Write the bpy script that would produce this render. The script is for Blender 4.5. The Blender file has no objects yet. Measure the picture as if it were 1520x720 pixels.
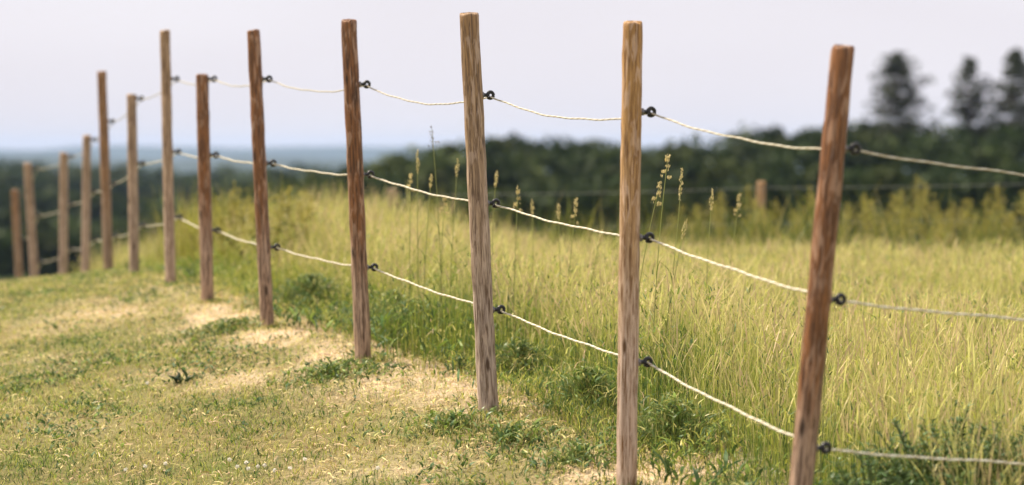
import bpy, math
import numpy as np
from mathutils import Vector, Matrix, Euler

rng = np.random.default_rng(11)
scene = bpy.context.scene
C = scene.collection
R = math.radians

# ------------------------------------------------------------------ camera
ZC = 1.254                      # eye height above the ground at the big grey post
F = 85.0 / 36.0 * 1520.0        # focal length in photo pixels
HORIZ = 225.0
TH = math.atan((360 - HORIZ) / F)
cam_d = bpy.data.cameras.new("camera")
cam = bpy.data.objects.new("camera", cam_d)
C.objects.link(cam)
cam.location = (0, 0, ZC)
cam.rotation_euler = (math.pi / 2 - TH, 0, 0)
cam_d.lens = 85
cam_d.sensor_width = 36
cam_d.clip_end = 30000
cam_d.dof.use_dof = True
cam_d.dof.focus_distance = 10.2
cam_d.dof.aperture_fstop = 1.75
scene.camera = cam

# ------------------------------------------------------------------ world and sun
SUN_EL, SUN_AZ = 56.0, -62.0    # azimuth from +Y (view direction), negative = left
w = bpy.data.worlds.new("World")
scene.world = w
w.use_nodes = True
nt = w.node_tree
nt.nodes.clear()
out = nt.nodes.new("ShaderNodeOutputWorld")
bg = nt.nodes.new("ShaderNodeBackground")
sky = nt.nodes.new("ShaderNodeTexSky")
sky.sky_type = 'NISHITA'
sky.sun_disc = False
sky.sun_elevation = R(SUN_EL)
sky.sun_rotation = R(SUN_AZ)
sky.air_density = 1.0
sky.dust_density = 3.0
tc = nt.nodes.new("ShaderNodeTexCoord")
mp = nt.nodes.new("ShaderNodeMapping")
mp.inputs['Scale'].default_value = (1, 1, 3.5)
nz = nt.nodes.new("ShaderNodeTexNoise")
nz.inputs['Scale'].default_value = 2.2
nz.inputs['Detail'].default_value = 3
rp = nt.nodes.new("ShaderNodeValToRGB")
rp.color_ramp.elements[0].position = 0.3
rp.color_ramp.elements[0].color = (0.76, 0.72, 0.77, 1)
rp.color_ramp.elements[1].position = 0.75
rp.color_ramp.elements[1].color = (0.91, 0.885, 0.92, 1)
sc = nt.nodes.new("ShaderNodeVectorMath")
sc.operation = 'SCALE'
sc.inputs['Scale'].default_value = 9.3
mx = nt.nodes.new("ShaderNodeMixRGB")
mx.inputs['Fac'].default_value = 0.93      # thin even cloud veil over the blue
nt.links.new(tc.outputs['Generated'], mp.inputs['Vector'])
nt.links.new(mp.outputs['Vector'], nz.inputs['Vector'])
nt.links.new(nz.outputs['Fac'], rp.inputs['Fac'])
nt.links.new(rp.outputs['Color'], sc.inputs[0])
nt.links.new(sky.outputs['Color'], mx.inputs['Color1'])
nt.links.new(sc.outputs['Vector'], mx.inputs['Color2'])
nt.links.new(mx.outputs['Color'], bg.inputs['Color'])
bg.inputs['Strength'].default_value = 0.0685
nt.links.new(bg.outputs['Background'], out.inputs['Surface'])

sun_d = bpy.data.lights.new("sun", 'SUN')
sun_d.energy = 5.0
sun_d.angle = R(9)
sun_d.color = (1.0, 0.88, 0.70)
sun = bpy.data.objects.new("sun", sun_d)
C.objects.link(sun)
sd = Vector((math.sin(R(SUN_AZ)) * math.cos(R(SUN_EL)), math.cos(R(SUN_AZ)) * math.cos(R(SUN_EL)), math.sin(R(SUN_EL))))
sun.rotation_euler = sd.to_track_quat('Z', 'Y').to_euler()
sun.location = sd * 50

scene.view_settings.view_transform = 'Standard'
scene.view_settings.look = 'None'
scene.view_settings.exposure = 0.86
scene.view_settings.gamma = 1.0
scene.render.engine = 'CYCLES'
scene.cycles.max_bounces = 6
scene.cycles.transparent_max_bounces = 8
scene.cycles.volume_bounces = 1
scene.cycles.use_denoising = True

# ------------------------------------------------------------------ helpers
def px(x, y, Y):
    """world point that photo pixel (x, y) shows at forward distance Y"""
    xc, yc = (x - 760) / F, (360 - y) / F
    dy = math.cos(TH) + yc * math.sin(TH)
    dz = -math.sin(TH) + yc * math.cos(TH)
    t = Y / dy
    return np.array([xc * t, Y, ZC + dz * t])

def hash2(ix, iy, s=0):
    h = np.sin(ix * 127.1 + iy * 311.7 + s * 74.7) * 43758.5453
    return h - np.floor(h)

def vnoise(x, y, s=0):
    x = np.asarray(x, float); y = np.asarray(y, float)
    ix, iy = np.floor(x), np.floor(y)
    fx, fy = x - ix, y - iy
    fx = fx * fx * (3 - 2 * fx); fy = fy * fy * (3 - 2 * fy)
    a, b = hash2(ix, iy, s), hash2(ix + 1, iy, s)
    c, d = hash2(ix, iy + 1, s), hash2(ix + 1, iy + 1, s)
    return (a * (1 - fx) + b * fx) * (1 - fy) + (c * (1 - fx) + d * fx) * fy

def fbm(x, y, s=0, n=3):
    r, a, t = 0, 1.0, 0
    for k in range(n):
        r = r + a * vnoise(x * 2 ** k, y * 2 ** k, s + k * 13); t += a; a *= 0.5
    return r / t

def sstep(a, b, x):
    t = np.clip((x - a) / (b - a), 0, 1)
    return t * t * (3 - 2 * t)

class MB:
    """collects vertices, faces and per-vertex colours into one mesh"""
    def __init__(self):
        self.v, self.f, self.c, self.n = [], [], [], 0
    def add(self, v, f, col=None):
        v = np.asarray(v, float).reshape(-1, 3)
        self.v.append(v)
        self.f.append(np.asarray(f, int) + self.n)
        if col is None: col = (1, 1, 1)
        col = np.asarray(col, float)
        if col.ndim == 1: col = np.tile(col, (len(v), 1))
        self.c.append(col)
        self.n += len(v)
        return self
    def tube(self, pts, rad, n=8, col=None, caps=True):
        pts = np.asarray(pts, float); m = len(pts)
        rad = np.broadcast_to(np.asarray(rad, float), (m,))
        t = np.gradient(pts, axis=0)
        t /= np.linalg.norm(t, axis=1)[:, None] + 1e-12
        ref = np.array([0, 0, 1.0]) if abs(t[:, 2]).mean() < 0.8 else np.array([1.0, 0, 0])
        a = np.cross(t, ref); a /= np.linalg.norm(a, axis=1)[:, None] + 1e-12
        b = np.cross(t, a)
        ang = np.linspace(0, 2 * np.pi, n, endpoint=False)
        ring = a[:, None, :] * np.cos(ang)[None, :, None] + b[:, None, :] * np.sin(ang)[None, :, None]
        v = (pts[:, None, :] + ring * rad[:, None, None]).reshape(-1, 3)
        i = np.arange(m - 1)[:, None] * n; j = np.arange(n)[None, :]; j2 = (j + 1) % n
        f = np.stack([i + j, i + j2, i + n + j2, i + n + j], -1).reshape(-1, 4)
        if caps:
            v = np.vstack([v, pts[0], pts[-1]])
            k = m * n
            jj = np.arange(n); jn = (jj + 1) % n
            f = np.vstack([f, np.stack([np.full(n, k), jn, jj, jj], -1), np.stack([np.full(n, k + 1), (m - 1) * n + jj, (m - 1) * n + jn, (m - 1) * n + jn], -1)])
        return self.add(v, f, col)
    def build(self, name, mat, parent=None, smooth=False, origin=None):
        v = np.vstack(self.v); c = np.vstack(self.c)
        if origin is not None: v = v - np.asarray(origin)
        tri, quad = [], []
        for f in self.f:
            if f.shape[1] == 3: tri.append(f)
            else:
                deg = f[:, 3] == f[:, 2]
                if deg.any(): tri.append(f[deg][:, :3])
                if (~deg).any(): quad.append(f[~deg])
        tri = np.vstack(tri) if tri else np.zeros((0, 3), int)
        quad = np.vstack(quad) if quad else np.zeros((0, 4), int)
        me = bpy.data.meshes.new(name)
        nl = tri.size + quad.size
        me.vertices.add(len(v)); me.vertices.foreach_set('co', v.astype(np.float32).ravel())
        me.loops.add(nl); me.loops.foreach_set('vertex_index', np.concatenate([quad.ravel(), tri.ravel()]).astype(np.int32))
        me.polygons.add(len(tri) + len(quad))
        st = np.concatenate([np.arange(len(quad)) * 4, quad.size + np.arange(len(tri)) * 3]).astype(np.int32)
        me.polygons.foreach_set('loop_start', st)
        me.polygons.foreach_set('use_smooth', np.full(len(st), smooth))
        at = me.color_attributes.new('tint', 'FLOAT_COLOR', 'POINT')
        at.data.foreach_set('color', np.hstack([c, np.ones((len(c), 1))]).astype(np.float32).ravel())
        me.update(calc_edges=True)
        me.validate()
        me.materials.append(mat)
        o = bpy.data.objects.new(name, me)
        C.objects.link(o)
        if parent is not None: o.parent = parent
        elif origin is not None: o.location = origin
        return o

def tag(o, label=None, cat=None, group=None, kind=None):
    if label: o['label'] = label
    if cat: o['category'] = cat
    if group: o['group'] = group
    if kind: o['kind'] = kind
    return o

def empty(name, loc, label, cat, group=None):
    o = bpy.data.objects.new(name, None)
    o.empty_display_size = 0.1
    C.objects.link(o); o.location = loc
    return tag(o, label, cat, group)

# ------------------------------------------------------------------ materials
def new_mat(name):
    m = bpy.data.materials.new(name); m.use_nodes = True
    m.node_tree.nodes.clear()
    o = m.node_tree.nodes.new("ShaderNodeOutputMaterial")
    return m, m.node_tree, o

def leaf_mat(name, trans=0.35, rough=0.55, spec=0.25, noise=6.0, amt=0.25):
    m, t, o = new_mat(name)
    N, L = t.nodes.new, t.links.new
    a = N("ShaderNodeVertexColor"); a.layer_name = 'tint'
    g = N("ShaderNodeNewGeometry")
    n = N("ShaderNodeTexNoise"); n.inputs['Scale'].default_value = noise
    L(g.outputs['Position'], n.inputs['Vector'])
    mr = N("ShaderNodeMapRange"); mr.inputs['To Min'].default_value = 1 - amt; mr.inputs['To Max'].default_value = 1 + amt
    L(n.outputs['Fac'], mr.inputs['Value'])
    s = N("ShaderNodeVectorMath"); s.operation = 'SCALE'
    L(a.outputs['Color'], s.inputs[0]); L(mr.outputs['Result'], s.inputs['Scale'])
    p = N("ShaderNodeBsdfPrincipled"); p.inputs['Roughness'].default_value = rough; p.inputs['Specular IOR Level'].default_value = spec
    L(s.outputs['Vector'], p.inputs['Base Color'])
    tr = N("ShaderNodeBsdfTranslucent"); L(s.outputs['Vector'], tr.inputs['Color'])
    mix = N("ShaderNodeMixShader"); mix.inputs['Fac'].default_value = trans
    L(p.outputs['BSDF'], mix.inputs[1]); L(tr.outputs['BSDF'], mix.inputs[2]); L(mix.outputs['Shader'], o.inputs['Surface'])
    return m

def wood_mat(name, top, mid, low, dark, turn=0.55, gloss=0.5):
    """weathered round timber; colours are true timber colours: stained above, greyed and splashed below"""
    m, t, o = new_mat(name)
    N, L = t.nodes.new, t.links.new
    tc = N("ShaderNodeTexCoord")
    sep = N("ShaderNodeSeparateXYZ"); L(tc.outputs['Object'], sep.inputs[0])
    # height fraction disturbed by noise so that the weathering edge wanders
    mp = N("ShaderNodeMapping"); mp.inputs['Scale'].default_value = (16, 16, 1.6); L(tc.outputs['Object'], mp.inputs['Vector'])
    n0 = N("ShaderNodeTexNoise"); n0.inputs['Scale'].default_value = 1.0; n0.inputs['Detail'].default_value = 4; L(mp.outputs[0], n0.inputs['Vector'])
    ad = N("ShaderNodeMath"); ad.operation = 'MULTIPLY_ADD'; ad.inputs[1].default_value = 1.3
    L(n0.outputs['Fac'], ad.inputs[0]); L(sep.outputs['Z'], ad.inputs[2])
    mr = N("ShaderNodeMapRange"); mr.inputs['From Min'].default_value = 0.55; mr.inputs['From Max'].default_value = 2.35
    L(ad.outputs[0], mr.inputs['Value'])
    r = N("ShaderNodeValToRGB"); e = r.color_ramp.elements
    e[0].position = 0.27; e[0].color = (*low, 1)
    e[1].position = 0.98; e[1].color = (*top, 1)
    k = e.new(turn); k.color = (*mid, 1)
    L(mr.outputs[0], r.inputs['Fac'])
    # grain
    mg = N("ShaderNodeMapping"); mg.inputs['Scale'].default_value = (130, 130, 7); L(tc.outputs['Object'], mg.inputs['Vector'])
    ng = N("ShaderNodeTexNoise"); ng.inputs['Scale'].default_value = 1.0; ng.inputs['Detail'].default_value = 6; ng.inputs['Roughness'].default_value = 0.65; ng.inputs['Distortion'].default_value = 0.6
    L(mg.outputs[0], ng.inputs['Vector'])
    rg = N("ShaderNodeValToRGB"); rg.color_ramp.elements[0].position = 0.38; rg.color_ramp.elements[1].position = 0.6
    L(ng.outputs['Fac'], rg.inputs['Fac'])
    mixg = N("ShaderNodeMixRGB"); mixg.blend_type = 'MIX'
    mixg.inputs['Color1'].default_value = (*dark, 1)
    L(rg.outputs['Color'], mixg.inputs['Fac']); L(r.outputs['Color'], mixg.inputs['Color2'])
    # patches where bark and stain flaked off
    mb = N("ShaderNodeMapping"); mb.inputs['Scale'].default_value = (48, 48, 9); L(tc.outputs['Object'], mb.inputs['Vector'])
    nb = N("ShaderNodeTexNoise"); nb.inputs['Scale'].default_value = 1.0; nb.inputs['Detail'].default_value = 5; nb.inputs['Distortion'].default_value = 1.0
    L(mb.outputs[0], nb.inputs['Vector'])
    rb = N("ShaderNodeValToRGB"); rb.color_ramp.elements[0].position = 0.52; rb.color_ramp.elements[1].position = 0.62
    rb.color_ramp.elements[1].color = (0.42, 0.42, 0.42, 1)
    L(nb.outputs['Fac'], rb.inputs['Fac'])
    mixb = N("ShaderNodeMixRGB"); L(rb.outputs['Color'], mixb.inputs['Fac']); L(mixg.outputs[0], mixb.inputs['Color1'])
    mixb.inputs['Color2'].default_value = (min(1, low[0] * 1.25), min(1, low[1] * 1.2), min(1, low[2] * 1.15), 1)
    # knots and drying checks
    vo = N("ShaderNodeTexVoronoi"); vo.feature = 'F1'; vo.inputs['Scale'].default_value = 1.0
    mv = N("ShaderNodeMapping"); mv.inputs['Scale'].default_value = (14, 14, 4.2); L(tc.outputs['Object'], mv.inputs['Vector']); L(mv.outputs[0], vo.inputs['Vector'])
    rv = N("ShaderNodeValToRGB"); rv.color_ramp.elements[0].position = 0.07; rv.color_ramp.elements[1].position = 0.17
    L(vo.outputs['Distance'], rv.inputs['Fac'])
    mul = N("ShaderNodeMixRGB"); mul.blend_type = 'MIX'; mul.inputs['Color1'].default_value = (dark[0] * .6, dark[1] * .55, dark[2] * .5, 1)
    L(rv.outputs['Color'], mul.inputs['Fac']); L(mixb.outputs[0], mul.inputs['Color2'])
    p = N("ShaderNodeBsdfPrincipled"); p.inputs['Roughness'].default_value = gloss; p.inputs['Specular IOR Level'].default_value = 0.4
    L(mul.outputs[0], p.inputs['Base Color'])
    bm = N("ShaderNodeBump"); bm.inputs['Strength'].default_value = 0.8; bm.inputs['Distance'].default_value = 0.007
    L(ng.outputs['Fac'], bm.inputs['Height']); L(bm.outputs[0], p.inputs['Normal'])
    L(p.outputs['BSDF'], o.inputs['Surface'])
    return m

def plain_mat(name, col, rough=0.5, spec=0.4, nscale=200, amt=0.25, bump=0.0):
    m, t, o = new_mat(name)
    N, L = t.nodes.new, t.links.new
    tc = N("ShaderNodeTexCoord")
    n = N("ShaderNodeTexNoise"); n.inputs['Scale'].default_value = nscale; n.inputs['Detail'].default_value = 4
    L(tc.outputs['Object'], n.inputs['Vector'])
    r = N("ShaderNodeMixRGB"); L(n.outputs['Fac'], r.inputs['Fac'])
    r.inputs['Color1'].default_value = (*[c * (1 - amt) for c in col], 1)
    r.inputs['Color2'].default_value = (*[min(1, c * (1 + amt)) for c in col], 1)
    p = N("ShaderNodeBsdfPrincipled"); p.inputs['Roughness'].default_value = rough; p.inputs['Specular IOR Level'].default_value = spec
    L(r.outputs[0], p.inputs['Base Color'])
    if bump:
        b = N("ShaderNodeBump"); b.inputs['Strength'].default_value = bump; b.inputs['Distance'].default_value = 0.002
        L(n.outputs['Fac'], b.inputs['Height']); L(b.outputs[0], p.inputs['Normal'])
    L(p.outputs['BSDF'], o.inputs['Surface'])
    return m

M_blade = leaf_mat('grass_blades', 0.38, 0.5, 0.3, 5.0, 0.22)
M_leaf = leaf_mat('weed_leaves', 0.3, 0.45, 0.35, 9.0, 0.25)
M_far = leaf_mat('tree_foliage', 0.2, 0.7, 0.15, 0.3, 0.35)
M_straw = leaf_mat('dry_straw', 0.2, 0.6, 0.25, 12.0, 0.2)
M_bark = plain_mat('bark', (0.09, 0.07, 0.055), 0.9, 0.1, 3, 0.4)
M_black = plain_mat('black_plastic', (0.012, 0.012, 0.014), 0.38, 0.5, 60, 0.3)
M_steel = plain_mat('dull_zinc', (0.16, 0.15, 0.15), 0.45, 0.5, 90, 0.3)
M_rope = leaf_mat('rope_fibre', 0.05, 0.6, 0.3, 160.0, 0.25)

# ------------------------------------------------------------------ terrain shape
fy = np.array([-40, 0, 6, 7.5, 9, 10.5, 12, 13.5, 15, 16.5, 18, 19.5, 21, 22.5, 24, 25.5, 30, 40, 60, 100, 180, 260, 400, 700, 1200, 3000, 9000.])
fz = np.array([-1.9, -1.75, -1.5, -1.4, -1.254, -1.125, -1.036, -.978, -.932, -.90, -.905, -.97, -1.09, -1.21, -1.33, -1.45, -1.95, -3.2, -6.2, -10, -14.5, -16, -17, -16, -22, -40, -60.])
fyd = np.concatenate([np.linspace(-40, 60, 801), fy[fy > 60]])
_s = np.interp(fyd, fy, fz)
_k = np.hanning(17); _k /= _k.sum()
_s[8:793] = np.convolve(_s[:801], _k, 'valid')
xp_y = np.array([-40, 7.55, 9, 10.5, 12, 13.5, 15, 16.5, 18, 19.5, 21, 22.5, 24, 25.5, 60])
xp_x = np.array([15.5, .905, .43, -.10, -.74, -1.37, -1.89, -2.33, -2.81, -3.26, -3.71, -4.17, -4.73, -5.19, -16.5])
def xfence(y): return np.interp(y, xp_y, xp_x)
def ground(x, y):
    x = np.asarray(x, float); y = np.asarray(y, float)
    dx = x - xfence(np.clip(y, 5, 40))
    z = np.interp(y, fyd, _s)
    near = 1 - sstep(30, 70, y)
    left = np.where(dx < 0, -0.11 * np.minimum(-dx, 1.6) - 0.02 * np.clip(-dx - 1.6, 0, 30), 0)
    right = np.where(dx > 0, -0.018 * np.minimum(dx, 25), 0)
    z = z + (left + right) * near
    z = z + near * (0.05 * (fbm(x * 0.9, y * 0.9, 3) - 0.5) + 0.02 * (vnoise(x * 4, y * 4, 7) - 0.5)) * sstep(0, .8, np.abs(dx))
    z = z + (1 - near) * 2.0 * (fbm(x / 60, y / 60, 5) - 0.5)
    return z + ZC

# straw coloured worn patches (world x, y, rx, ry, strength)
def gpt(x, y, Y): p = px(x, y, Y); return p[0], p[1]
def on_ground(xp, yp):
    """walk the pixel ray to the ground"""
    for Y in np.arange(5, 40, 0.05):
        p = px(xp, yp, Y)
        if p[2] <= ground(p[0], p[1]): return p
    return px(xp, yp, 24)
patches = [(xfence(yy) + ox, yy, .34, .6, st_) for (yy, ox, st_) in ((16.2, .05, .8), (15.0, .1, 1.0), (14.2, .12, 1.1), (13.3, .1, 1.2), (12.5, .15, 1.1), (11.6, .05, 1.0), (11.0, .1, .8), (9.3, .12, .8), (8.8, .2, 1.1), (8.2, .1, .8))]
for (a, b, rx, ry, s) in [(150, 465, .45, .8, .7), (340, 462, .3, .9, 1), (440, 480, .42, .9, 1.1), (520, 505, .3, .6, .9),
                          (630, 555, .28, .55, 1.1), (390, 562, .4, .3, .6), (590, 690, .4, .3, .5), (760, 590, .28, .5, .7),
                          (990, 700, .22, .5, 1.2), (1050, 690, .18, .35, .9), (60, 540, .25, .4, .3), (250, 560, .3, .2, .45), (690, 560, .2, .5, .7),
                          (840, 600, .15, .3, .6), (100, 640, .25, .3, .25), (300, 435, .3, .8, .5), (870, 700, .2, .3, .6)]:
    q = on_ground(a, b); patches.append((q[0], q[1], rx, ry, s))
def straw(x, y):
    r = np.zeros_like(x)
    for (cx, cy, rx, ry, s) in patches:
        r = np.maximum(r, s * np.exp(-(((x - cx) / rx) ** 2 + ((y - cy) / ry) ** 2)))
    return np.clip(r * (2.1 * (.5 * vnoise(x * 5, y * 4, 21) + .5 * vnoise(x * 15, y * 12, 22)) - .12), 0, 1.1)

def axis_grid(lo, a, b, hi, step, growth=1.13):
    core = list(np.arange(a, b + step / 2, step))
    s = step; v = core[-1]
    while v < hi: s *= growth; v += s; core.append(v)
    s = step; v = core[0]; pre = []
    while v > lo: s *= growth; v -= s; pre.append(v)
    return np.array(pre[::-1] + core)
gx = axis_grid(-6000, -9, 9, 6000, 0.09)
gy = axis_grid(-60, 5, 30, 9000, 0.09)
GX, GY = np.meshgrid(gx, gy)
GZ = ground(GX, GY)
m = MB()
nx, ny = len(gx), len(gy)
i = np.arange(ny - 1)[:, None] * nx; j = np.arange(nx - 1)[None, :]
f = np.stack([i + j, i + j + 1, i + nx + j + 1, i + nx + j], -1).reshape(-1, 4)
P = straw(GX, GY)
n1 = fbm(GX * 2.5, GY * 2.5, 4)
soil = np.array([.20, .155, .075]); dry = np.array([.52, .40, .28]); grn = np.array([.13, .15, .04])
kk = np.clip(P, 0, 1)[..., None]
gc = (soil * (1 - n1[..., None]) + grn * n1[..., None]) * (1 - kk) + dry * kk
far = sstep(28, 60, GY)[..., None]
gc = gc * (1 - far) + np.array([.05, .075, .022]) * far
m.add(np.stack([GX, GY, GZ], -1).reshape(-1, 3), f, gc.reshape(-1, 3))
def ground_mat():
    mt, t, o = new_mat('meadow_soil')
    N, L = t.nodes.new, t.links.new
    a = N("ShaderNodeVertexColor"); a.layer_name = 'tint'
    g = N("ShaderNodeNewGeometry")
    n = N("ShaderNodeTexNoise"); n.inputs['Scale'].default_value = 45; n.inputs['Detail'].default_value = 7; n.inputs['Roughness'].default_value = .7
    L(g.outputs['Position'], n.inputs['Vector'])
    mr = N("ShaderNodeMapRange"); mr.inputs['From Min'].default_value = .3; mr.inputs['From Max'].default_value = .7; mr.inputs['To Min'].default_value = .55; mr.inputs['To Max'].default_value = 1.4
    L(n.outputs['Fac'], mr.inputs['Value'])
    s = N("ShaderNodeVectorMath"); s.operation = 'SCALE'; L(a.outputs['Color'], s.inputs[0]); L(mr.outputs[0], s.inputs['Scale'])
    p = N("ShaderNodeBsdfPrincipled"); p.inputs['Roughness'].default_value = .95; p.inputs['Specular IOR Level'].default_value = .1
    L(s.outputs[0], p.inputs['Base Color'])
    b = N("ShaderNodeBump"); b.inputs['Distance'].default_value = .02; b.inputs['Strength'].default_value = .7
    L(n.outputs['Fac'], b.inputs['Height']); L(b.outputs[0], p.inputs['Normal'])
    L(p.outputs[0], o.inputs['Surface'])
    return mt
tag(m.build('ground', ground_mat(), smooth=True), kind='structure')

# ------------------------------------------------------------------ far hills
def ridge(Y, depth, ytop, seed, amp, col):
    m = MB()
    xs = np.linspace(-0.42 * Y, 0.42 * Y, 420)
    ts = np.linspace(0, 1, 26)
    X, T = np.meshgrid(xs, ts)
    pxx = xs / Y * F + 760
    top = ZC + (HORIZ - np.interp(pxx, ytop[0], ytop[1])) / F * (Y + depth * .5)
    top = top + amp * (fbm(xs / (Y * .03), xs * 0 + seed, seed, 4) - .5)
    base = -75.0
    prof = np.sin(T * np.pi) ** 0.8
    Z = base + (top[None, :] - base) * prof + amp * .25 * (vnoise(X / (Y * .004), T * 14, seed) - .5)
    V = np.stack([X, Y + T * depth, Z], -1).reshape(-1, 3)
    n = len(xs)
    i = np.arange(len(ts) - 1)[:, None] * n; j = np.arange(n - 1)[None, :]
    f = np.stack([i + j, i + j + 1, i + n + j + 1, i + n + j], -1).reshape(-1, 4)
    cc = np.array(col) * (0.75 + .5 * fbm(X / (Y * .012), T * 8, seed + 5))[..., None]
    m.add(V, f, cc.reshape(-1, 3))
    return m
tag(ridge(9500, 1800, ([-400, 0, 60, 110, 300, 560, 760, 1000, 1200, 1900], [224, 222, 217, 216, 219, 217, 216, 219, 222, 222]), 4, 14, (.035, .05, .03)).build('distant_hills', M_far, smooth=True), kind='structure')
tag(ridge(5200, 800, ([-400, 0, 200, 420, 560, 700, 1000, 1900], [232, 231, 237, 233, 238, 231, 233, 230]), 9, 10, (.03, .045, .022)).build('wooded_hills', M_far, smooth=True), kind='structure')

# ------------------------------------------------------------------ foliage clouds for trees
def crown_cloud(mb, cen, rad, n, size, col, spread=.2, lobes=7, top=1.0):
    """leaf sprays on and inside uneven lobes that together fill an ellipsoid crown"""
    cen = np.asarray(cen, float); rad = np.asarray(rad, float)
    u = rng.normal(size=(lobes, 3)); u /= np.linalg.norm(u, axis=1)[:, None]
    lc = cen + u * rad * rng.uniform(.35, .75, (lobes, 1))
    lr = rad * rng.uniform(.32, .55, (lobes, 1))
    k = rng.integers(0, lobes, n)
    d = rng.normal(size=(n, 3)); d /= np.linalg.norm(d, axis=1)[:, None]
    p = lc[k] + d * lr[k] * rng.uniform(.55, 1.05, (n, 1))
    a = rng.normal(size=(n, 3)); a /= np.linalg.norm(a, axis=1)[:, None]
    b = np.cross(a, rng.normal(size=(n, 3))); b /= np.linalg.norm(b, axis=1)[:, None]
    s = size * rng.uniform(.5, 1.3, (n, 1))
    v = np.stack([p - a * s, p + b * s * .55, p + a * s, p - b * s * .55], 1)
    lt = rng.uniform(.75, 1.3, lobes)[k]
    c = np.asarray(col) * (lt * rng.uniform(1 - spread, 1 + spread, n))[:, None]
    mb.add(v.reshape(-1, 3), np.arange(n * 4).reshape(-1, 4), np.repeat(c, 4, 0))

def wood(name, rows, colset, per=260, size=.55):
    m = MB()
    for (px0, px1, Y, ytops, wid, dpx) in rows:
        x = px0
        while x < px1:
            Yj = Y * rng.uniform(.96, 1.05)
            yt = np.interp(x, ytops[0], ytops[1]) + rng.normal() * dpx
            p = px(x, yt, Yj); g = float(ground(p[0], p[1]))
            wd = wid * rng.uniform(.75, 1.25); H = max(4.0, p[2] - g)
            col = np.array(colset[rng.integers(len(colset))]) * rng.uniform(.8, 1.25)
            rz = min(H * .3, wd * .62)
            crown_cloud(m, (p[0], p[1], p[2] - rz * .95), (wd, wd, rz), int(per * .55), size * .8, col, lobes=9)
            crown_cloud(m, (p[0], p[1], g + H * .42), (wd * .95, wd * .95, H * .36), int(per * .55), size, col)
            m.tube([(p[0], p[1], g - .3), (p[0], p[1], g + H * .6)], [.25, .08], 5, (.05, .04, .03))
            x += wd * F / Yj * rng.uniform(.55, .95)
    return m.build(name, M_far)
dg = [(.033, .052, .014), (.044, .064, .015), (.028, .045, .013), (.054, .070, .017)]
right_top = ([480, 560, 620, 700, 760, 850, 910, 960, 1000, 1060, 1110, 1200, 1280, 1400, 1520, 1900], [262, 236, 226, 215, 208, 212, 212, 224, 212, 202, 196, 192, 182, 184, 192, 190])
tag(wood('woodland', [
    (420, 1900, 330, (right_top[0], [t - 8 for t in right_top[1]]), 4.6, 1.2),
    (380, 1900, 290, (right_top[0], [t + 2 for t in right_top[1]]), 4.2, 2),
    (340, 1900, 255, (right_top[0], [t + 30 for t in right_top[1]]), 3.6, 4),
    (300, 1900, 225, (right_top[0], [t + 64 for t in right_top[1]]), 3.0, 5)], dg, 460, .85),
    'dense dark green wood filling the middle distance behind the tall grass on the right', 'woodland', kind='stuff')
lt = ([-400, 0, 60, 110, 300, 480, 600, 760], [228, 232, 234, 242, 248, 246, 248, 250])
tag(wood('woodland', [
    (-420, 900, 900, lt, 8.5, 2.5),
    (-420, 800, 700, (lt[0], [t + 18 for t in lt[1]]), 7.5, 4),
    (-420, 700, 520, (lt[0], [t + 42 for t in lt[1]]), 6, 6),
    (-420, 620, 400, (lt[0], [t + 75 for t in lt[1]]), 5, 6),
    (-420, 560, 300, (lt[0], [t + 112 for t in lt[1]]), 4, 8)], dg, 420, 1.25),
    'bluish dark wood in the valley beyond the far end of the fence on the left', 'woodland', kind='stuff')

# the separate trees that stand above the wood on the right
def tall_tree(px0, ytop, Y, wid, H0, n, label, conic, dens):
    p = px(px0, ytop, Y); g = float(ground(p[0], p[1]))
    H = p[2] - g
    root = empty('tree', (p[0], p[1], g), label, 'tree', 'tall trees standing above the wood')
    tb = MB(); cb = MB()
    zz = np.linspace(-.4, H * .97, 14)
    wob = np.stack([.25 * np.sin(zz * .35 + px0), .2 * np.cos(zz * .3 + px0), zz], -1)
    tb.tube(wob, np.interp(zz, [0, H], [.34, .05]), 8, (.05, .042, .035))
    for k in range(n):
        tt = rng.uniform(0, 1) ** .9; t = .52 + .465 * tt
        z = t * H
        r = wid * (conic * (1 - tt) ** .8 * 1.25 + (1 - conic) * math.sqrt(max(0, 1 - ((tt - .35) / .66) ** 2))) * rng.uniform(.5, 1.15)
        r = max(r, .35)
        a = rng.uniform(0, 2 * math.pi)
        b0 = np.array([np.interp(z, zz, wob[:, 0]), np.interp(z, zz, wob[:, 1]), z])
        e = b0 + np.array([math.cos(a) * r, math.sin(a) * r, rng.uniform(-.35, .6) * r])
        mid = (b0 + e) / 2 + np.array([0, 0, -.08 * r])
        tb.tube([b0, mid, e], [.08, .05, .02], 4, (.05, .042, .035), caps=False)
        for q in np.linspace(.45, 1, 3):
            if rng.random() > dens: continue
            c = b0 + (e - b0) * q + rng.normal(size=3) * .15
            s = .19 + .12 * wid / 3 * rng.uniform(.5, 1.3)
            crown_cloud(cb, c, (s * 1.5, s * 1.5, s * .8), 26, .17, np.array((.07, .08, .045)) * rng.uniform(.7, 1.35), lobes=3)
    tb.build('trunk', M_bark, root); cb.build('crown', M_far, root)
tall_tree(1332, 76, 300, 5.4, 0, 260, 'broad dark tree with gaps in its crown rising nearest the rightmost front post', .55, .7)
tall_tree(1440, 84, 300, 3.9, 0, 190, 'slim dark tree with a narrow crown between two other tall trees', .6, .8)
tall_tree(1506, 72, 300, 4.7, 0, 260, 'dark pointed tree at the right edge of the photo above the wood', .8, .9)

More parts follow.
